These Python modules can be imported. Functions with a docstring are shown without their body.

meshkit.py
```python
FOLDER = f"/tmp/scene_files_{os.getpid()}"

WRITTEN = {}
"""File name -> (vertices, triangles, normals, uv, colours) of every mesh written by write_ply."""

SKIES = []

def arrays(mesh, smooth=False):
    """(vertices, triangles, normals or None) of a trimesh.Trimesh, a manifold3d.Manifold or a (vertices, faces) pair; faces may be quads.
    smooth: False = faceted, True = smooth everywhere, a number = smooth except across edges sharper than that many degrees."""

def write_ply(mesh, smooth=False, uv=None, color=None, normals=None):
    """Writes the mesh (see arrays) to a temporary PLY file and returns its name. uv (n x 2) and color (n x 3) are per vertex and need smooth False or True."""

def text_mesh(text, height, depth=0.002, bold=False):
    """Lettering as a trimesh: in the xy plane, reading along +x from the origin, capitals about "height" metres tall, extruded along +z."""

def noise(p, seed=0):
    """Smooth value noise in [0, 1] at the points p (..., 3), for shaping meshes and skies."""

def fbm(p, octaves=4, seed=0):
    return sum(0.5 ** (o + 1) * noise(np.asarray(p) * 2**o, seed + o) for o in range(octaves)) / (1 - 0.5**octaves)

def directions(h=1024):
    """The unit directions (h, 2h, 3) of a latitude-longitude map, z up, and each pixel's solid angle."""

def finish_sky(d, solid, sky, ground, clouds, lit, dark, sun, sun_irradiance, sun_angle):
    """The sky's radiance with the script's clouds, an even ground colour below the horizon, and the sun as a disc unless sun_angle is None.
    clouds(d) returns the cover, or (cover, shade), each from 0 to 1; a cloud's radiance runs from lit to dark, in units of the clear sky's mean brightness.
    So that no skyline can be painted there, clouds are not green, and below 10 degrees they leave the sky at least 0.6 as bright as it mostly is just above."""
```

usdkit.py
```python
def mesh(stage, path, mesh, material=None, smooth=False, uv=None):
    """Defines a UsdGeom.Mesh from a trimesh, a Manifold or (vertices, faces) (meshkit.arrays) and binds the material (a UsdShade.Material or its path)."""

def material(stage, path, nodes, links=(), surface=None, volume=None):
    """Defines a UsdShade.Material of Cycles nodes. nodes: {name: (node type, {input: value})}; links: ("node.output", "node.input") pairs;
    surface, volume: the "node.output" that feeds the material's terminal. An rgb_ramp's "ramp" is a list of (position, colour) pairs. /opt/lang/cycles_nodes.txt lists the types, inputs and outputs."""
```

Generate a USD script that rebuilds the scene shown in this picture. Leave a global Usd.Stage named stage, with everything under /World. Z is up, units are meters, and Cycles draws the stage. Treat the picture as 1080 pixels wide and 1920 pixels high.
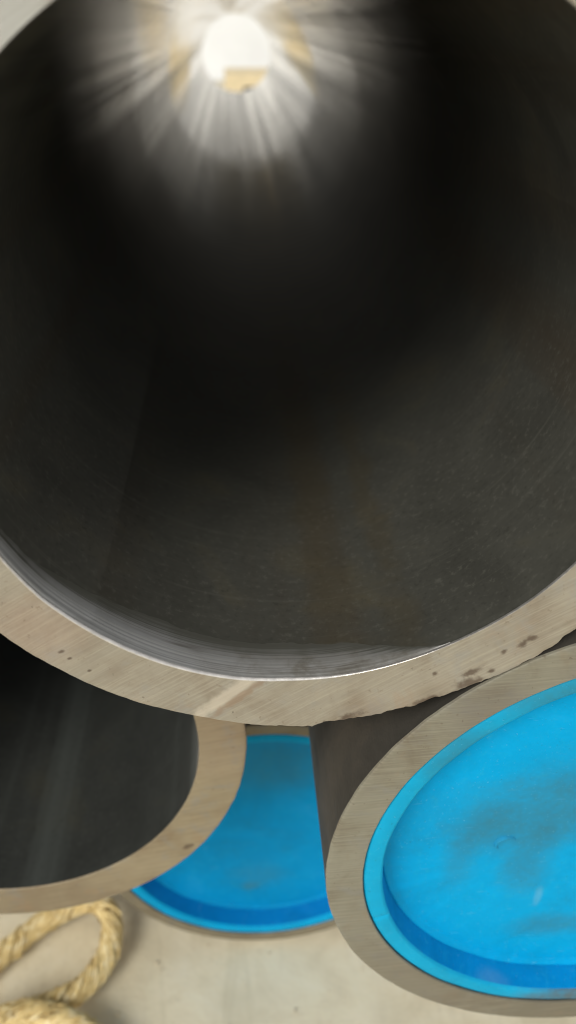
import math, random
import numpy as np
import trimesh, usdkit, meshkit
from pxr import Usd, UsdGeom, UsdLux, UsdShade, Gf, Sdf

random.seed(7); rng = np.random.default_rng(7)
stage = Usd.Stage.CreateInMemory()
UsdGeom.SetStageUpAxis(stage, UsdGeom.Tokens.z); UsdGeom.SetStageMetersPerUnit(stage, 1.0)
UsdGeom.Xform.Define(stage, '/World'); UsdGeom.Scope.Define(stage, '/World/Looks')

# ------------------------------------------------------------------ camera, sky, sun, exposure
EXPOSURE = 0.1
CAM = np.array([-0.01635, -0.17548, 0.53661]); YAW, PITCH, ROLL = 0.06419, 0.54942, 0.0036
def camera():
    w = np.array([math.sin(YAW)*math.cos(PITCH), math.cos(YAW)*math.cos(PITCH), -math.sin(PITCH)])
    r = np.array([math.cos(YAW), -math.sin(YAW), 0.0]); u = np.cross(r, w)
    r, u = r*math.cos(ROLL)+u*math.sin(ROLL), u*math.cos(ROLL)-r*math.sin(ROLL)
    c = UsdGeom.Camera.Define(stage, '/World/camera')
    m = Gf.Matrix4d(*r, 0, *u, 0, *(-w), 0, *CAM, 1)
    c.AddTransformOp().Set(m)
    fl = 4.0; ha = fl*1080/1503.38
    c.CreateFocalLengthAttr(fl); c.CreateHorizontalApertureAttr(ha); c.CreateVerticalApertureAttr(ha*1024/576)
    c.CreateClippingRangeAttr(Gf.Vec2f(0.01, 500)); c.CreateExposureAttr(EXPOSURE)
    c.CreateFStopAttr(1.25); c.CreateFocusDistanceAttr(0.25)
camera()
SUN = np.array([-0.52, -0.74, 0.80]); SUN /= np.linalg.norm(SUN)
def sky():
    d = UsdLux.DomeLight.Define(stage, '/World/sky')
    d.GetPrim().SetCustomDataByKey('label', 'pale overcast daylight sky'); d.GetPrim().SetCustomDataByKey('category', 'sky')
    d.GetPrim().SetCustomDataByKey('kind', 'structure')
    m = usdkit.material(stage, '/World/Looks/sky_look', {
        'sky': ('sky_texture', {'sky_type': 'single_scattering', 'sun_disc': False, 'sun_elevation': math.asin(SUN[2]),
                'sun_rotation': math.atan2(SUN[0], SUN[1]), 'aerosol_density': 2.0}),
        'h': ('hsv', {'saturation': 0.12, 'value': 1.0, 'hue': 0.5, 'fac': 1.0}),
        'tc': ('texture_coordinate', {}),
        'n': ('noise_texture', {'scale': 2.2, 'detail': 6, 'roughness': 0.55, 'distortion': 0.4}),
        'rp': ('rgb_ramp', {'ramp': [(0.3, (0.86, 0.85, 0.83)), (0.7, (1.1, 1.08, 1.05))]}),
        'mx': ('mix_color', {'blend_type': 'multiply', 'fac': 1.0}),
        'bg': ('background_shader', {'strength': 0.12})},
        [('sky.color', 'h.color'), ('tc.generated', 'n.vector'), ('n.fac', 'rp.fac'), ('h.color', 'mx.a'), ('rp.color', 'mx.b'), ('mx.result', 'bg.color')], surface='bg.background')
    UsdShade.MaterialBindingAPI.Apply(d.GetPrim()).Bind(m)
    s = UsdLux.DistantLight.Define(stage, '/World/sun')
    s.CreateIntensityAttr(0.36); s.CreateAngleAttr(26.0); s.CreateNormalizeAttr(True); s.CreateColorAttr(Gf.Vec3f(1.0, 0.97, 0.88))
    z = SUN; x = np.cross([0, 0, 1], z); x /= np.linalg.norm(x); y = np.cross(z, x)
    s.AddTransformOp().Set(Gf.Matrix4d(*x, 0, *y, 0, *z, 0, 0, 0, 5, 1))
sky()

# ------------------------------------------------------------------ helpers
used = {}
def numbered(parent, name):
    k = (parent, name); i = used.get(k, 0); used[k] = i+1
    return f'{parent}/{name}' + (f'_{i:03d}' if i else '')
def tag(p, label=None, cat=None, group=None, kind=None):
    p = p.GetPrim() if hasattr(p, 'GetPrim') else p
    for k, v in (('label', label), ('category', cat), ('group', group), ('kind', kind)):
        if v: p.SetCustomDataByKey(k, v)
    return p
def thing(name, label, cat, loc=(0, 0, 0), group=None):
    x = UsdGeom.Xform.Define(stage, numbered('/World', name)); x.AddTranslateOp().Set(Gf.Vec3d(*map(float, loc)))
    return tag(x, label, cat, group)
def obj(name, mesh, m, parent=None, smooth=True):
    par = str(parent.GetPath()) if parent is not None else '/World'
    return usdkit.mesh(stage, numbered(par, name), mesh, m, smooth=smooth).GetPrim()
def grid(P, close=True, flip=False):
    """P: (rows, n, 3) points; quads between rows, closed round the second index."""
    R, n = P.shape[:2]; f = []
    i = np.arange(R-1)[:, None]; j = np.arange(n if close else n-1)[None]
    a = i*n+j; b = i*n+(j+1) % n; c = (i+1)*n+(j+1) % n; d = (i+1)*n+j
    f = np.stack([a, b, c, d], -1).reshape(-1, 4)
    if flip: f = f[:, ::-1]
    return (P.reshape(-1, 3), f)
def revolve(profile, n, z0, flip=False, th=None):
    """profile rows (y, r) round the local y axis at height z0; r may be an array over the angle."""
    t = np.linspace(0, 2*np.pi, n, endpoint=False) if th is None else th
    rows = []
    for y, r in profile:
        r = np.broadcast_to(r, t.shape); y = np.broadcast_to(y, t.shape)
        rows.append(np.stack([r*np.cos(t), y, z0+r*np.sin(t)], -1))
    return grid(np.array(rows), close=th is None, flip=flip)

# ------------------------------------------------------------------ materials
def look(name, nodes, links, surface='p.BSDF'):
    return usdkit.material(stage, f'/World/Looks/{name}', nodes, links, surface=surface)

class G:
    """Small node graph builder."""
    def __init__(s): s.n = {}; s.l = []; s.k = 0
    def add(s, kind, inputs=None, **links):
        s.k += 1; nm = f'{kind}_{s.k}'; s.n[nm] = (kind, inputs or {})
        for k, v in links.items(): s.l.append((v, f'{nm}.{k}'))
        return nm
    def pos(s): return s.add('texture_coordinate') + '.object'
    def map(s, v, scale=(1, 1, 1), loc=(0, 0, 0), rot=(0, 0, 0)): return s.add('mapping', {'scale': scale, 'location': loc, 'rotation': rot}, vector=v) + '.vector'
    def noise(s, v, scale, detail=3, rough=0.55, dist=0.0): return s.add('noise_texture', {'scale': scale, 'detail': detail, 'roughness': rough, 'distortion': dist}, vector=v) + '.fac'
    def ramp(s, f, stops): return s.add('rgb_ramp', {'ramp': stops}, fac=f) + '.color'
    def rng(s, f, a, b, c=0.0, d=1.0): return s.add('map_range', {'range_type': 'smoothstep', 'from_min': a, 'from_max': b, 'to_min': c, 'to_max': d, 'clamp': True}, value=f) + '.result'
    def math(s, op, a, b):
        i = {'math_type': op}; l = {}
        for k, v in (('value1', a), ('value2', b)):
            if isinstance(v, str): l[k] = v
            else: i[k] = float(v)
        return s.add('math', i, **l) + '.value'
    def mix(s, fac, a, b, blend='mix'):
        i = {'blend_type': blend}; l = {}
        for k, v in (('fac', fac), ('a', a), ('b', b)):
            if isinstance(v, str): l[k] = v
            else: i[k] = v
        return s.add('mix_color', i, **l) + '.result'
    def blob(s, v, c, r, soft=0.5, sc=(1, 1, 1), wob=None, wob_amt=0.0):
        """1 inside an ellipsoid of radius r round c (scaled by sc), fading out; wob: a noise value that makes the edge ragged."""
        q = s.add('vector_math', {'math_type': 'subtract', 'vector2': c}, vector1=v) + '.vector'
        q = s.add('vector_math', {'math_type': 'multiply', 'vector2': sc}, vector1=q) + '.vector'
        d = s.add('vector_math', {'math_type': 'length'}, vector1=q) + '.value'
        if wob: d = s.math('add', d, s.math('multiply', s.math('subtract', wob, 0.5), wob_amt))
        return s.rng(d, r*(1-soft), r*(1+soft), 1.0, 0.0)
    def bump(s, h, strength, dist=0.001, normal=None):
        l = {'height': h}
        if normal: l['normal'] = normal
        return s.add('bump', {'strength': strength, 'distance': dist}, **l) + '.normal'
    def principled(s, name, inputs=None, **links):
        p = s.add('principled_bsdf', inputs or {}, **links)
        return look(name, s.n, s.l, p + '.BSDF')

def face_look(name, base, spots=(), smear=None, rot=0.5, brown_tone=0.3, seed=0.0, R=0.11, grime_and_tint=()):
    """Saw-cut steel end face: fine diagonal saw lines, blotches, a few rust spots. spots: (x, z, radius, stretch)."""
    g = G(); p = g.map(g.pos(), loc=(seed, 0, 0)); o = g.pos()
    ln = g.map(g.add('vector_rotate', {'rotate_type': 'y_axis', 'angle': rot}, vector=p)+'.vector', scale=(40, 200, 1300))
    lines = g.noise(ln, 1.0, 3, 0.6); wide = g.noise(g.map(g.add('vector_rotate', {'rotate_type': 'y_axis', 'angle': rot}, vector=p)+'.vector', scale=(26, 60, 170)), 1.0, 4, 0.6, 0.5)
    blot = g.noise(p, 38, 5, 0.6, 0.4); fine = g.noise(p, 420, 3, 0.6); wob = g.noise(p, 300, 3)
    b = np.array(base)
    c = g.ramp(blot, [(0.28, tuple(b*(0.74, 0.67, 0.62))), (0.5, tuple(b)), (0.72, tuple(b*(1.15, 1.15, 1.17)))])
    c = g.mix(g.rng(lines, 0.45, 0.70, 0, 0.42), c, tuple(np.minimum(b*1.3, 0.8)))
    c = g.mix(g.rng(lines, 0.50, 0.25, 0, 0.22), c, tuple(b*(0.66, 0.62, 0.58)))
    c = g.mix(g.rng(wide, 0.48, 0.26, 0, brown_tone), c, tuple(b*(0.74, 0.66, 0.58)))
    gb = float(b.mean()); c = g.mix(g.rng(g.noise(p, 75, 5, 0.65, 0.3), 0.50, 0.70, 0, 0.55), c, (gb*1.02, gb*1.02, gb*0.95))
    for (x, z, r, am, col) in grime_and_tint: c = g.mix(g.math('multiply', g.blob(o, (x, 0, z+R), r, 0.7, (1, 0.2, 1), g.noise(p, 45, 5, 0.65), r*1.2), am), c, col)
    c = g.mix(g.rng(fine, 0.62, 0.74, 0, 0.5), c, tuple(b*(0.55, 0.43, 0.36))); pin = g.noise(p, 55, 5, 0.65, 0.4); c = g.mix(g.rng(pin, 0.55, 0.72, 0, 0.5), c, tuple(b*(1.02, 0.84, 0.74)))
    pit = g.noise(p, 260, 3, 0.7); c = g.mix(g.rng(pit, 0.67, 0.75, 0, 0.7), c, (0.10, 0.07, 0.05))
    if smear:
        for (x, z, r, sc, a, col) in smear:
            q = g.map(o, loc=(0, 0, 0)); q = g.add('vector_rotate', {'rotate_type': 'y_axis', 'angle': a, 'center': (x, 0, z+R)}, vector=q)+'.vector'
            c = g.mix(g.math('multiply', g.blob(q, (x, 0, z+R), r, 0.5, sc, wob, 0.003), 0.6), c, col)
    for (x, z, r, st) in spots:
        q = g.add('vector_rotate', {'rotate_type': 'y_axis', 'angle': 0.45, 'center': (x, 0, z+R)}, vector=o)+'.vector'
        c = g.mix(g.math('multiply', g.blob(q, (x, 0, z+R), r, 0.65, (1/st, 1, 1), wob, r*3.0), 0.8), c, (0.095, 0.063, 0.045))
    h = g.math('add', g.math('multiply', lines, 0.7), g.math('multiply', fine, 0.35))
    return g.principled(name, {'metallic': 0.35, 'diffuse_roughness': 0.3}, base_color=c, roughness=g.rng(lines, 0.3, 0.7, 0.62, 0.42), normal=g.bump(h, 0.35, 0.0006))

def bore_look(name, base, rust=0.5, gloss=0.3, stripes=(), R=0.11, stk=(0.050, 0.036, 0.022)):
    """Oiled dark bore: streaks along the pipe and fine rings round it."""
    g = G(); p = g.pos()
    streak = g.noise(g.map(p, scale=(30, 0.25, 30)), 1.0, 3, 0.55); fine = g.noise(g.map(p, scale=(200, 3.0, 200)), 1.0, 3, 0.6)
    rings = g.noise(g.map(p, scale=(9, 420, 9)), 1.0, 3, 0.65); blot = g.noise(p, 24, 5, 0.6, 0.6); grit = g.noise(p, 380, 4, 0.7)
    b = np.array(base)
    c = g.ramp(blot, [(0.3, tuple(b*0.75)), (0.55, tuple(b)), (0.75, tuple(b*(1.35, 1.25, 1.05)))])
    c = g.mix(g.math('multiply', g.rng(streak, 0.46, 0.66), rust), c, stk)  # rust in the top bore, painted sheen in the side bores
    c = g.mix(g.rng(grit, 0.52, 0.72, 0, 0.45), c, tuple(b*1.8)); c = g.mix(g.rng(grit, 0.46, 0.30, 0, 0.4), c, tuple(b*0.45))
    c = g.mix(g.rng(rings, 0.55, 0.8, 0, 0.35), c, tuple(b*1.9))
    wob = g.noise(p, 60, 4)
    for (x, z, r) in stripes:
        c = g.mix(g.math('multiply', g.blob(p, (x, 0.12, z+R), r, 0.85, (1, 0.03, 1), wob, 0.020), 0.30), c, (0.060, 0.045, 0.020))
    n = g.bump(rings, 0.10, 0.0003); n = g.bump(streak, 0.20, 0.001, n)
    base_s = g.add('principled_bsdf', {'roughness': 0.42, 'specular_ior_level': 0.36}, base_color=c, normal=g.bump(rings, 0.10, 0.0003))
    fw = g.add('layer_weight', {'blend': 0.5})+'.facing'
    stk2 = g.noise(g.map(p, scale=(48, 0.3, 48), loc=(3, 0, 5)), 1.0, 3, 0.6)
    graze = g.math('minimum', g.math('multiply', g.math('power', fw, 14.0), g.rng(stk2, 0.32, 0.72, 1.25, 2.5)), 0.97)
    gl = g.add('glossy_bsdf', {'color': (0.95, 0.93, 0.90)}, normal=n, roughness=g.math('add', g.rng(streak, 0.35, 0.7, gloss-0.06, gloss+0.08), g.rng(blot, 0.35, 0.7, -0.02, 0.03)))
    mixed = g.add('mix_closure', {}, fac=graze, closure1=base_s+'.BSDF', closure2=gl+'.BSDF')
    return look(name, g.n, g.l, mixed+'.closure')

def scale_look(name='mill_scale'):
    g = G(); p = g.pos()
    blot = g.noise(p, 30, 6, 0.62, 0.5); st = g.noise(g.map(p, scale=(60, 3, 60)), 1.0, 4); fine = g.noise(p, 500, 3, 0.6)
    c = g.ramp(blot, [(0.28, (0.025, 0.023, 0.019)), (0.52, (0.046, 0.042, 0.035)), (0.75, (0.08, 0.068, 0.053))])
    c = g.mix(g.rng(st, 0.55, 0.75, 0, 0.5), c, (0.085, 0.074, 0.058)); c = g.mix(g.rng(fine, 0.6, 0.75, 0, 0.4), c, (0.03, 0.026, 0.022))
    return g.principled(name, {'roughness': 0.6, 'metallic': 0.1}, base_color=c, normal=g.bump(g.math('add', blot, fine), 0.3, 0.0006))

def band_look():
    g = G(); p = g.pos()
    rings = g.noise(g.map(p, scale=(5, 900, 5)), 1.0, 3, 0.7); rings2 = g.noise(g.map(p, scale=(25, 300, 25)), 1.0, 3, 0.7); blot = g.noise(p, 90, 5, 0.65, 0.3); fine = g.noise(p, 600, 2)
    x = g.add('separate_xyz', {}, vector=p)+'.x'
    c = g.ramp(rings, [(0.25, (0.20, 0.20, 0.195)), (0.5, (0.42, 0.43, 0.44)), (0.72, (0.85, 0.85, 0.84))])
    brown_tone = g.math('multiply', g.rng(x, -0.05, 0.005, 0.15, 0.95), g.rng(blot, 0.25, 0.6, 1.0, 0.45))  # browner and darker towards the right, broken up by blotches
    c = g.mix(brown_tone, c, (0.15, 0.135, 0.105)); c = g.mix(g.rng(rings2, 0.58, 0.75, 0, 0.6), c, (0.09, 0.08, 0.065))
    inn = g.add('attribute', {'attribute': 'inner'})+'.fac'
    fade = g.rng(g.math('add', inn, g.math('multiply', g.math('subtract', rings, 0.5), 1.5)), 0.22, 0.95)
    c = g.mix(fade, c, (0.066, 0.066, 0.056))
    met = g.math('multiply', g.math('subtract', 0.40, g.math('multiply', brown_tone, 0.3)), g.math('subtract', 1.0, fade))
    n = g.bump(rings, 0.35, 0.0004); n = g.bump(fine, 0.1, 0.0003, n)
    return g.principled('machined_steel', {'anisotropic': 0.3}, base_color=c, metallic=met, normal=n, roughness=g.rng(blot, 0.3, 0.7, 0.34, 0.52))

def plastic_look(name, base, stains=(), dust=0.25, R=0.11, seed=0.0):
    g = G(); o = g.pos(); p = g.map(o, loc=(seed, 0, seed))
    blot = g.noise(p, 26, 6, 0.65, 0.6); fine = g.noise(p, 330, 4, 0.65); scr = g.noise(g.map(p, scale=(140, 50, 900), rot=(0, 0.7, 0)), 1.0, 2)
    wob = g.noise(p, 70, 5, 0.65)
    b = np.array(base)
    c = g.ramp(blot, [(0.3, tuple(b*0.83)), (0.58, tuple(b)), (0.8, tuple(np.minimum(b*1.08+0.012, 1)))])
    c = g.mix(g.rng(fine, 0.5, 0.8, 0, dust), c, (0.03, 0.46, 0.66)); c = g.mix(g.rng(blot, 0.44, 0.25, 0, dust*0.9), c, (0.02, 0.24, 0.36))
    for (x, y, z, r, sc, amt, col) in stains:
        m = g.math('multiply', g.blob(o, (x, y, z+R), r, 0.75, sc, wob, r*1.1), g.rng(fine, 0.3, 0.65, amt*0.75, amt))
        c = g.mix(m, c, col)
    spk = g.noise(p, 900, 2, 0.6); c = g.mix(g.rng(spk, 0.68, 0.76, 0, 0.45), c, (0.03, 0.13, 0.17)); c = g.mix(g.rng(g.noise(p, 1100, 2, 0.6), 0.66, 0.76, 0, 0.35), c, (0.20, 0.55, 0.70))
    c = g.mix(g.rng(scr, 0.68, 0.78, 0, 0.14), c, (0.25, 0.5, 0.62))
    return g.principled(name, {'ior': 1.45, 'specular_ior_level': 0.09}, base_color=c, roughness=g.rng(blot, 0.3, 0.7, 0.55, 0.7), normal=g.bump(g.math('add', fine, g.math('multiply', blot, 0.4)), 0.12, 0.0004))

def ground_look():
    g = G(); p = g.pos()
    big = g.noise(p, 5, 6, 0.6, 0.4); mid = g.noise(p, 26, 6, 0.65, 0.5); fine = g.noise(p, 350, 4, 0.65); st = g.noise(g.map(p, scale=(55, 9, 1)), 1.0, 4, 0.6, 0.8)
    c = g.ramp(mid, [(0.28, (0.61, 0.53, 0.375)), (0.5, (0.72, 0.645, 0.47)), (0.72, (0.77, 0.71, 0.55))])
    c = g.mix(g.rng(big, 0.52, 0.32, 0, 0.45), c, (0.47, 0.42, 0.30)); c = g.mix(g.rng(st, 0.52, 0.72, 0, 0.4), c, (0.48, 0.42, 0.29))
    c = g.mix(g.rng(fine, 0.62, 0.75, 0, 0.35), c, (0.40, 0.35, 0.26)); c = g.mix(g.rng(fine, 0.36, 0.25, 0, 0.3), c, (0.74, 0.71, 0.6))
    return g.principled('concrete', {'roughness': 0.85}, base_color=c, normal=g.bump(g.math('add', g.math('multiply', mid, 0.6), fine), 0.35, 0.001))

def straw_look():
    g = G(); p = g.pos()
    n = g.noise(p, 170, 4, 0.6); big = g.noise(p, 40, 3)
    c = g.ramp(n, [(0.25, (0.48, 0.34, 0.13)), (0.5, (0.76, 0.59, 0.27)), (0.75, (0.88, 0.80, 0.56))])
    c = g.mix(g.rng(big, 0.55, 0.3, 0, 0.4), c, (0.58, 0.42, 0.17))
    return g.principled('straw', {'roughness': 0.5}, base_color=c)

def simple(name, col, rough=0.7, metallic=0.0, sc=20, var=0.15):
    g = G(); p = g.pos(); n = g.noise(p, sc, 5, 0.6); c = np.array(col)
    return g.principled(name, {'roughness': rough, 'metallic': metallic}, base_color=g.ramp(n, [(0.3, tuple(c*(1-var))), (0.7, tuple(np.minimum(c*(1+var), 0.9)))]), normal=g.bump(n, 0.1, 0.002))

M_scale = scale_look(); M_band = band_look(); M_edge = simple('bright_burr', (0.75, 0.72, 0.68), 0.28, 0.9, 300)
M_straw = straw_look(); M_ground = ground_look()

# ------------------------------------------------------------------ the setting
gx = np.concatenate([-np.geomspace(60, 0.5, 14), np.linspace(-0.4, 0.4, 41), np.geomspace(0.5, 60, 14)])
X, Y = np.meshgrid(gx, gx, indexing='ij')
near = np.exp(-(X**2+Y**2)/0.5)
Z = (meshkit.fbm(np.stack([X*9, Y*9, 0*X], -1), 4, 3)-0.5)*0.0022*near
tag(obj('ground', grid(np.stack([X, Y, Z-0.0008], -1), close=False), M_ground), 'pale tan concrete yard floor under the pipe stack', 'ground', kind='structure')
gr = np.random.default_rng(21); bits = []
for _ in range(520):
    b_ = trimesh.creation.icosphere(1); b_.vertices *= (1+gr.uniform(-0.3, 0.3, (len(b_.vertices), 1)))*gr.uniform(0.5, 1.2, 3)*gr.choice([0.0004, 0.0006, 0.0009], p=[.5, .38, .12])
    b_.apply_translation((gr.uniform(-0.32, 0.32), gr.uniform(0.03, 0.32), 0.0002)); bits.append(b_)
tag(obj('grit', trimesh.util.concatenate(bits), simple('grit_stone', (0.52, 0.45, 0.33), 0.9, 0, 300, 0.3)), 'fine grit scattered over the pale concrete floor', 'grit', kind='stuff')
tu, tv = np.meshgrid(np.linspace(-7, 7, 90), np.linspace(0, 1, 40), indexing='ij')
hh = 4.2*np.sin(np.pi*0.5*tv)**1.2*(0.93+0.14*meshkit.fbm(np.stack([tu*0.5, tv*2, 0*tu], -1), 3, 8))+0.10*(meshkit.fbm(np.stack([tu*2.2, tv*6, 0*tu], -1), 3, 4)-0.5)*(tv > 0)
front = np.stack([tu+0.4, 9.5+4.5*tv+0.15*np.sin(tu*1.7), np.maximum(hh, 0.004)], -1)
back = front[:, ::-1].copy(); back[:, :, 1] = 28.0-back[:, :, 1]
glow_slope = obj('added_glow_slope', grid(np.concatenate([front, back[:, 1:]], 1), close=False), simple('glow_slope_white', (0.84, 0.84, 0.82), 0.6, 0, 3, 0.04))  # white slope added as a bright reflector for the far opening
tag(glow_slope, 'blown out white tarpaulin added for the glow beyond the far end of the top pipe', 'backdrop')

# ------------------------------------------------------------------ pipes
def pipe(label, x, y, z, R, Ri, L, face, bore, group, edge_out=None, edge_in=None, n=384, band=False):
    t = thing('steel_pipe', label, 'pipe', (x, y, z-R), group)
    th = np.linspace(0, 2*np.pi, n, endpoint=False)
    dg = (np.degrees(th)+180) % 360-180
    Ro = np.full(n, R); Rn = np.full(n, Ri)
    if edge_out is not None: Ro = np.interp((np.degrees(th)+180) % 360-180, *edge_out, period=360)
    if edge_in is not None: Rn = np.interp((np.degrees(th)+180) % 360-180, *edge_in, period=360)
    jit = (meshkit.fbm(np.stack([np.cos(th)*28, np.sin(th)*28, th*0], -1), 3, int(abs(x)*1000))-0.5)
    if band: Ro = Ro+np.clip(np.minimum((dg+97)/6, (-38-dg)/6), 0, 1)*(meshkit.fbm(np.stack([np.cos(th)*42, np.sin(th)*42, th*0], -1), 3, 12)-0.52)*0.0014
    Ro = Ro+jit*0.00045; Rn2 = Rn+(0 if band else 1)*jit[::-1]*0.0002
    ch = 0.0004 if not band else np.interp(dg, [-180, -160, -125, -95, -80, -60, 0, 180], [.0002, .0004, .00085, .0007, .0003, .00015, .00015, .0002])
    ys = [0.0011, 0.004, 0.012, 0.03, 0.08, 0.2, 0.5, 1.0, L-0.001]
    prof = [(yy, Ro+(R-Ro)*min(1, yy/0.012)) for yy in ys]
    obj('outer_wall', revolve(prof, n, R), M_scale, t)
    rows = [(0.0011, Ro), (0.0004, Ro-0.00022), (0.0, Ro-0.0008)]
    for k in np.linspace(0, 1, 12)[1:-1]:
        rr = (Ro-0.0008)*(1-k)+(Rn2+ch)*k
        nz = meshkit.fbm(np.stack([rr*np.cos(th)*120, rr*np.sin(th)*120, 0*th], -1), 3, 5)-0.5
        rows.append((nz*0.00035, rr))
    rows += [(0.0, Rn2+ch)]
    obj('end_face', revolve(rows, n, R, flip=True), face, t, smooth=35)
    obj('edge_chamfer', revolve([(0.0, Rn2+ch), (0.0002, Rn2+0.3*ch), (0.0007, Rn2)], n, R, flip=True), M_edge if band else face, t)
    yb = np.concatenate([[0.0007, 0.003, 0.008, 0.015, 0.03], np.linspace(0.05, L, 40)])
    obj('bore', revolve([(yy, Rn2+(Ri-Rn2)*min(1, (yy-0.0007)/0.03)) for yy in yb], n, R, flip=True), bore, t)
    obj('end_face', revolve([(L, Ri), (L, R-0.001), (L-0.001, R)], n, R, flip=True), face, t, smooth=35)
    return t

F_top = face_look('cut_face_top', (0.355, 0.325, 0.262), spots=[(0.0389, -0.0911, 0.0008, 1.1), (0.0503, -0.0911, 0.0011, 2.4), (0.0558, -0.0910, 0.0008, 1.6), (0.0496, -0.0958, 0.0021, 2.0), (0.0640, -0.0810, 0.0010, 1.3),
                                                         (0.0663, -0.0789, 0.0008, 2.2), (0.0588, -0.0836, 0.0008, 1.0), (0.037, -0.1020, 0.0011, 4.0), (0.013, -0.1078, 0.0014, 3.0), (-0.0670, -0.0797, 0.0004, 1.5), (-0.0688, -0.0770, 0.0005, 1.8), (-0.0620, -0.0845, 0.0004, 1.5)],
                  smear=[(-0.0225, -0.0960, 0.0022, (0.13, 1, 1), 0.72, (0.66, 0.60, 0.50)), (-0.0195, -0.0975, 0.0012, (0.10, 1, 1), 0.72, (0.30, 0.21, 0.14))], rot=0.55, grime_and_tint=[(-0.085, 0.062, 0.06, 0.9, (0.46, 0.465, 0.44)), (0.040, -0.1010, 0.007, 0.45, (0.24, 0.19, 0.13)), (-0.075, -0.068, 0.012, 0.35, (0.46, 0.34, 0.26)), (0.02, -0.1065, 0.006, 0.35, (0.26, 0.19, 0.13))])  # first patch only makes the upper left paler and greyer
F_left = face_look('cut_face_left', (0.315, 0.262, 0.172), spots=[(0.0834, -0.0671, 0.0012, 2.0)], rot=0.2, seed=3.1, R=0.11187, grime_and_tint=[(0.02, -0.103, 0.03, 0.4, (0.22, 0.17, 0.11)), (0.103, 0.0, 0.02, 0.35, (0.30, 0.22, 0.15))])
F_right = face_look('cut_face_right', (0.262, 0.250, 0.195), rot=0.05, seed=5.7, brown_tone=0.22, R=0.11118, grime_and_tint=[(-0.075, -0.075, 0.035, 0.6, (0.20, 0.175, 0.13)), (0.0, -0.108, 0.04, 0.75, (0.16, 0.14, 0.10)), (-0.062, 0.078, 0.012, 0.45, (0.17, 0.15, 0.13)), (-0.025, 0.093, 0.014, 0.45, (0.17, 0.15, 0.14))])
F_mid = face_look('cut_face_middle', (0.22, 0.19, 0.13), rot=0.1, seed=8.3, brown_tone=0.5, R=0.10336)
B_top = bore_look('bore_top', (0.058, 0.058, 0.049), 0.45, 0.12, stripes=[(0.011, -0.0905, 0.007), (0.032, -0.0855, 0.004)])
B_side = bore_look('bore_side', (0.030, 0.032, 0.029), 0.8, 0.30, stk=(0.070, 0.078, 0.072))  # pale streak colour stands in for reflections along the bore

eo = np.array([(-180, 110), (-140.4, 109.85), (-128.7, 109.7), (-115.3, 109.9), (-108, 109.8), (-101.9, 110.1), (-99.3, 110.62), (-95.9, 110.84), (-94.4, 110.76), (-93.9, 110.2), (-93.4, 110.3), (-92.8, 110.8), (-92.1, 111.2), (-88.7, 111.35), (-87.6, 110.3),
               (-86.5, 109.95), (-83.1, 109.61), (-79.6, 109.8), (-75.2, 109.45), (-70.9, 109.8), (-68.5, 109.3), (-66.4, 109.6), (-61.9, 109.72), (-55.2, 110.4), (-51.5, 110.75), (-50.1, 110.75), (-48, 110.2), (-44, 110), (0, 110), (90, 110)])
ei = np.array([(-180, 91.3), (-151.2, 91.2), (-141.2, 91.9), (-132.8, 91.8), (-124.7, 91.85), (-116.9, 91.95), (-109.4, 91.9), (-101.9, 91.75), (-93.1, 91.0), (-84.1, 91.0), (-73, 90.65), (-64.6, 90.45), (-57.2, 90.5), (-46.1, 90.95), (-35.3, 91.1), (0, 91.3), (90, 91.3)])
LT = 2.3
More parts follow.
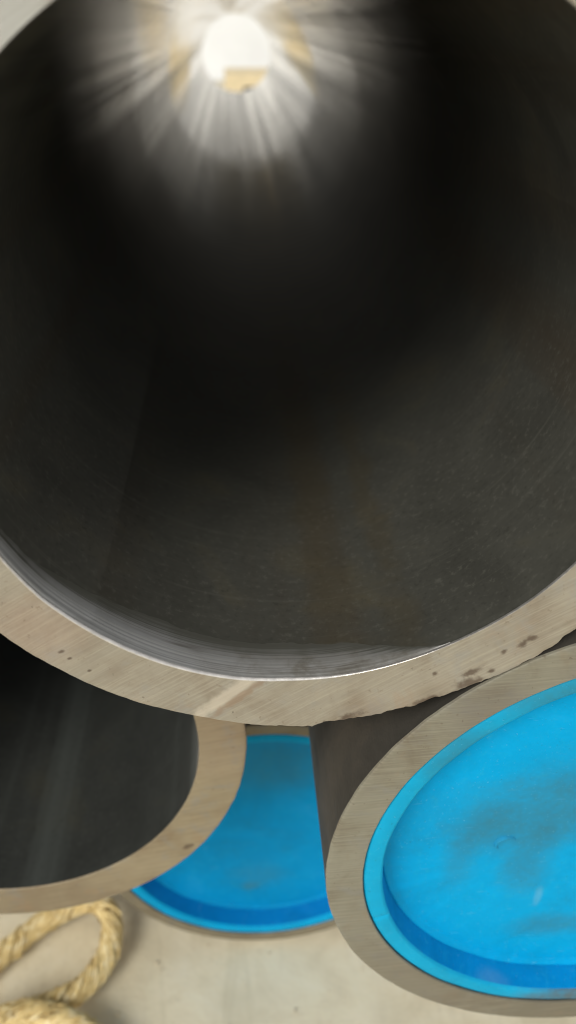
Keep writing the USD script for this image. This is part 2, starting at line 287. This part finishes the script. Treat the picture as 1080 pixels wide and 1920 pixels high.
top = pipe('open dark steel pipe on top of the stack with bright cut rim', 0, 0, 0.46205, 0.11, 0.09132, LT, F_top, B_top, 'stacked steel pipes',
           (eo[:, 0], eo[:, 1]/1000), (ei[:, 0], ei[:, 1]/1000), n=1080, band=True)
def machined_band(t):
    a = np.radians(np.linspace(-168, -62, 420)); deg = np.degrees(a)
    dep = np.interp(deg, [-168, -160, -153, -146, -140, -126, -118, -110, -102, -92, -81, -72, -66, -62], [5.5, 7.5, 9.3, 9.9, 12.6, 16.5, 17.6, 16.2, 15.8, 16.2, 14.2, 7.5, 2.5, 0.5])/1000
    dep = dep+(meshkit.fbm(np.stack([a*30, a*0, a*0], -1), 4, 9)-0.5)*0.0012
    Rn = np.interp(deg, ei[:, 0], ei[:, 1]/1000)
    rows = []
    for k in np.linspace(0, 1, 16):
        yy = 0.0007+(np.maximum(dep, 0.001)-0.0007)*k
        base = Rn+(0.09132-Rn)*np.minimum(1, (yy-0.0007)/0.03)
        rows.append((yy, base-0.00016*(1-k)*min(1, 6*k)-0.00003))
    b = obj('machined_band', revolve(rows, len(a), 0.11, flip=True, th=a), M_band, t)
    UsdGeom.PrimvarsAPI(b).CreatePrimvar('inner', Sdf.ValueTypeNames.FloatArray, 'vertex').Set([float(k) for k in np.repeat(np.linspace(0, 1, 16), len(a))])
machined_band(top)
pipe('open dark steel pipe at left under the top pipe, above the straw rope', -0.13001, 0.05957, 0.28189, 0.11187, 0.09198, 2.22, F_left, B_side, 'stacked steel pipes')
pipe('steel pipe at right under the top pipe, closed by the larger bright blue cap', 0.12037, 0.00043, 0.27546, 0.11118, 0.09772, 2.27, F_right, B_side, 'stacked steel pipes')
pipe('set back steel pipe lying on the ground between the others, closed by blue cap', -0.00907, 0.13949, 0.10336, 0.10336, 0.09542, 2.12, F_mid, B_side, 'stacked steel pipes')

# ------------------------------------------------------------------ plastic end caps
def cap(label, x, y, z, R, ro, ri, rf, depth, mats, mark=None, joint=None):
    t = thing('pipe_end_cap', label, 'pipe cap', (x, y, z-R), 'blue plastic pipe caps')
    n = 720; th = np.linspace(0, 2*np.pi, n, endpoint=False); deg = (np.degrees(th)+180) % 360-180
    w = (meshkit.fbm(np.stack([np.cos(th)*9, np.sin(th)*9, th*0], -1), 3, 4)-0.5)
    notch = np.zeros(n)
    if joint is not None: notch = 0.0009*np.exp(-((deg-joint)/0.45)**2)
    yo = w*0.0006
    rim = [(0.02+0*yo, ro), (0.0022+yo, ro), (0.0010+yo+notch*0.6, ro-0.0004), (0.0005+yo+notch, ro-0.0013), (0.0004+yo+notch, (ro+ri)/2), (0.0005+yo+notch, ri+0.0012), (0.0009+yo+notch*0.6, ri+0.0004), (0.0018+yo, ri+w*0.0006)]
    obj('rim', revolve(rim, n, R, flip=True), mats[0], t)
    wallp = [(0.0018+yo, ri+w*0.0006)]+[(0.0018+yo+(depth-0.0013-0.0018)*k, ri+(rf-ri)*k) for k in (0.25, 0.5, 0.75, 1)]
    obj('side_wall', revolve(wallp, n, R, flip=True), mats[1], t)
    fl = [(depth-0.0013+yo, rf), (depth-0.0017+yo, rf-0.0004), (depth-0.0017+yo, rf-0.0009), (depth-0.0011, rf-0.0016), (depth-0.0005, rf-0.0026), (depth-0.0002, rf-0.0038)]
    for k in np.linspace(0.94, 0.0, 16):
        rr = (rf-0.004)*k+1e-5; nz = meshkit.fbm(np.stack([rr*np.cos(th)*28, rr*np.sin(th)*28, 0*th], -1), 2, 6)-0.5
        fl.append((depth-0.0006*(1-k**2)+nz*0.0010*min(1, 3*k)*(k < 0.9), rr))
    obj('floor_disc', revolve(fl, n, R, flip=True), mats[2], t)
    if mark:
        a = np.radians(np.linspace(15, 235, 48)); rows = []; fd = np.sin(np.linspace(0, np.pi, 48))**0.6
        for r_, dy in ((0.0046, 0.0004), (0.0043, -0.0007), (0.0038, -0.0009), (0.0034, -0.0007), (0.0030, 0.0006)):
            rows.append(np.stack([mark[0]+r_*np.cos(a), depth-0.0001+(dy-0.0006)*fd, R+mark[1]+r_*np.sin(a)], -1))
        obj('moulding_mark', grid(np.array(rows), close=False, flip=True), mats[2], t)
    return t
BL = (0.0004, 0.385, 0.76); GREY = (0.045, 0.17, 0.21)
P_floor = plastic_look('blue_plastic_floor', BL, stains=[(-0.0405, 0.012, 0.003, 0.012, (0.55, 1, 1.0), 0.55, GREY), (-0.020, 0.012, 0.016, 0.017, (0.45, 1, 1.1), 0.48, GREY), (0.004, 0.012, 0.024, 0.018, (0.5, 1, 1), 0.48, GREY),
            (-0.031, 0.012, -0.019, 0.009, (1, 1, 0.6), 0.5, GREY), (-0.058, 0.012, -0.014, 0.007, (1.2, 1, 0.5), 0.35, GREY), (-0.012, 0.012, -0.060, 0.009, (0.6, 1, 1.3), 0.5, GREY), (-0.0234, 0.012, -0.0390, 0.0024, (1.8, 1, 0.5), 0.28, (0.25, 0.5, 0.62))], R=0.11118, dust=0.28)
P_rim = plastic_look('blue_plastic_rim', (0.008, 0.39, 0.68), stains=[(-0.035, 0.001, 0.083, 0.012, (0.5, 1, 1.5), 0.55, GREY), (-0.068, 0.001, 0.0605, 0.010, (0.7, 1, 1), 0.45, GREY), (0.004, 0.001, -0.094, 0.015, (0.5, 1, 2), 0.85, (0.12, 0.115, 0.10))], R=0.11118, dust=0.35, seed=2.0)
P_wall_shade = plastic_look('blue_plastic_wall_shade', (0.0004, 0.26, 0.60), stains=[(-0.037, 0.003, -0.081, 0.0035, (0.4, 1, 1), 0.15, (0.30, 0.42, 0.58))], R=0.11118, seed=4.0)  # shade of the recess wall put into a darker blue
P_mid_shade = plastic_look('blue_plastic_middle_shade', (0.0004, 0.27, 0.58), stains=[(-0.0104, 0.014, -0.0615, 0.004, (0.8, 1, 1), 0.55, GREY), (-0.004, 0.014, -0.05, 0.012, (0.8, 1, 1), 0.3, GREY), (0.006, 0.014, 0.055, 0.022, (0.7, 1, 1), 0.45, GREY)], R=0.10336, dust=0.22, seed=6.0)  # shade of the surrounding pipes put into a darker blue; top patch greyer
P_midrim_shade = plastic_look('blue_plastic_middle_rim_shade', (0.001, 0.34, 0.66), R=0.10336, dust=0.3, seed=2.5); P_midwall_shade = plastic_look('blue_plastic_middle_wall_shade', (0.0004, 0.19, 0.50), R=0.10336, dust=0.15, seed=4.5)  # same shade put into the middle rim and, deeper, its wall
cap('large bright blue dished plastic cap with grey smudges in the right pipe', 0.12037, 0.00043, 0.27546, 0.11118, 0.09762, 0.0905, 0.0892, 0.0125, (P_rim, P_wall_shade, P_floor), (-0.0415, -0.0046), -162.3)
cap('partly hidden blue plastic cap with shade put into its colour in the set back middle pipe', -0.00907, 0.13949, 0.10336, 0.10336, 0.09532, 0.0885, 0.0870, 0.014, (P_midrim_shade, P_midwall_shade, P_mid_shade))

# ------------------------------------------------------------------ straw rope
def spline(P, n):
    from scipy.interpolate import CubicSpline
    P = np.array(P); d = np.r_[0, np.cumsum(np.linalg.norm(np.diff(P, axis=0), axis=1))]
    s = np.linspace(0, d[-1], n); return CubicSpline(d, P)(s), s
def frames(C):
    T = np.gradient(C, axis=0); T /= np.linalg.norm(T, axis=1, keepdims=True)
    N = np.cross(T, [0, 0, 1.0]); N /= np.linalg.norm(N, axis=1, keepdims=True); return T, N, np.cross(N, T)
def tube(C, r, k=8):
    T, N, B = frames(C); a = np.linspace(0, 2*np.pi, k, endpoint=False); r = np.broadcast_to(r, (len(C),) if np.ndim(r) < 2 else (len(C), k))
    if r.ndim == 1: r = np.repeat(r[:, None], k, 1)
    P = C[:, None]+r[..., None]*(N[:, None]*np.cos(a)[None, :, None]+B[:, None]*np.sin(a)[None, :, None])
    return trimesh.Trimesh(*((lambda v, f: (v, np.vstack([f[:, [0, 1, 2]], f[:, [0, 2, 3]]])))(*grid(P))), process=False)
def rope(label, path, rad, pitch, seed):
    r0 = np.random.default_rng(seed); n = 420
    C, s = spline(path, n); T, N, B = frames(C); t = thing('straw_rope', label, 'rope', (C[n//2, 0], C[n//2, 1], 0)); off = np.array([C[n//2, 0], C[n//2, 1], 0])
    C = C-off
    for k in range(2):
        ph = 2*np.pi*s/pitch+k*np.pi
        c = C+rad*0.50*(N*np.cos(ph)[:, None]+B*np.sin(ph)[:, None])
        a = np.linspace(0, 2*np.pi, 26, endpoint=False)
        fib = meshkit.noise(np.stack([np.cos(a)[None]*4.5+0*s[:, None], np.sin(a)[None]*4.5+0*s[:, None], s[:, None]*30+0*a[None]], -1), seed+k)
        rr = rad*0.60*(0.72+0.58*fib)*(0.9+0.2*meshkit.noise(np.stack([s*60, s*0, s*0], -1), seed+7+k))[:, None]
        obj('strand', tube(c, rr, 26), M_straw, t)
    ms = []
    for _ in range(560):
        i0 = r0.integers(4, n-60); m = r0.integers(18, 56); idx = np.arange(i0, min(i0+m, n-1)); ph = 2*np.pi*s[idx]/pitch*r0.uniform(0.6, 1.0)+r0.uniform(0, 2*np.pi)
        lift = rad*(1.0+np.linspace(0, r0.uniform(-0.1, 0.55), len(idx))**2)
        c = C[idx]+(N[idx]*np.cos(ph)[:, None]+B[idx]*np.sin(ph)[:, None])*lift[:, None]
        c[:, 2] = np.maximum(c[:, 2], 0.001)
        ms.append(tube(c[::2], r0.uniform(0.00025, 0.0010), 5))
    tag(obj('loose_fibre', trimesh.util.concatenate(ms), M_straw, t), kind='stuff')
    return t
h1 = [.010, .010, .011, .013, .015, .017, .019, .019, .017, .014, .012, .012, .012, .011, .010, .010]
xy1 = [(-0.1921, 0.1263), (-0.1830, 0.1352), (-0.1738, 0.1437), (-0.1632, 0.1523), (-0.1517, 0.1581), (-0.1380, 0.1631), (-0.1250, 0.1619), (-0.1159, 0.1532), (-0.1127, 0.1418), (-0.1143, 0.1292), (-0.1206, 0.1175), (-0.1324, 0.1058), (-0.1447, 0.1008), (-0.1572, 0.0974), (-0.1728, 0.0946), (-0.1876, 0.0893)]
rope('loop of twisted straw rope on the ground below the left pipe', [(-0.23, 0.09, 0.01)]+[(x, y, z) for (x, y), z in zip(xy1, h1)]+[(-0.22, 0.075, 0.010)], 0.0062, 0.040, 3)
rope('straight piece of straw rope lying across the near end of the loop', [(-0.10, 0.066, 0.009), (-0.1120, 0.0757, 0.011), (-0.1260, 0.0845, 0.014), (-0.1431, 0.0898, 0.019), (-0.1628, 0.0900, 0.021), (-0.1811, 0.0859, 0.02), (-0.1990, 0.0790, 0.018), (-0.225, 0.06, 0.011)], 0.0066, 0.05, 11)
def flat_straw(label, a, b, w, seed):
    a, b = np.array(a, float), np.array(b, float); mid = (a+b)/2; o = np.array([mid[0], mid[1], 0])
    C = np.linspace(a, b, 14)-o; C[:, 2] += 0.0012*np.sin(np.linspace(0, np.pi, 14)); T, N, B = frames(C)
    prof = [(-w, 0.0), (-w*0.6, 0.0006), (0, 0.0003), (w*0.6, 0.0006), (w, 0.0), (w*0.6, -0.0004), (-w*0.6, -0.0004)]
    P = np.stack([C+N*p[0]+B*p[1] for p in prof], 1)
    tag(obj('straw_stalk', grid(P), simple('pale_straw', (0.82, 0.72, 0.42), 0.35, 0, 200, 0.12)), label, 'straw')
flat_straw('pale split straw stalk lying on top of the rope at lower left', (-0.1785, 0.0842, 0.0310), (-0.1645, 0.1010, 0.0255), 0.0030, 1)
flat_straw('pale straw stalk on the ground behind the rope, under the left pipe', (-0.2054, 0.1575, 0.004), (-0.1704, 0.1625, 0.0055), 0.0022, 2)

# ------------------------------------------------------------------ seen through the top pipe
def carton():
    t = thing('carton', 'cream carton with a dark hand hole seen through the top pipe', 'carton', (0.07, 4.5, 0))
    m = simple('cream_board', (0.74, 0.62, 0.40), 0.6, 0, 30, 0.08)
    b = trimesh.creation.box((0.24, 0.30, 0.30)); b.apply_translation((0, 0.15, 0.15)); obj('body', b, m, t, smooth=False)
    for sy, ang in ((-1, 0.16), (1, 0.10)):
        f = trimesh.creation.box((0.24, 0.148, 0.004)); f.apply_transform(trimesh.transformations.rotation_matrix(-sy*ang, (1, 0, 0))); f.apply_translation((0, 0.15+sy*0.076, 0.307+0.006)); obj('flap', f, m, t, smooth=False)
    h = trimesh.creation.box((0.05, 0.004, 0.022)); h.apply_translation((0.0, -0.001, 0.235)); obj('hand_hole', h, simple('dark_hole', (0.02, 0.02, 0.02)), t, smooth=False)
carton()
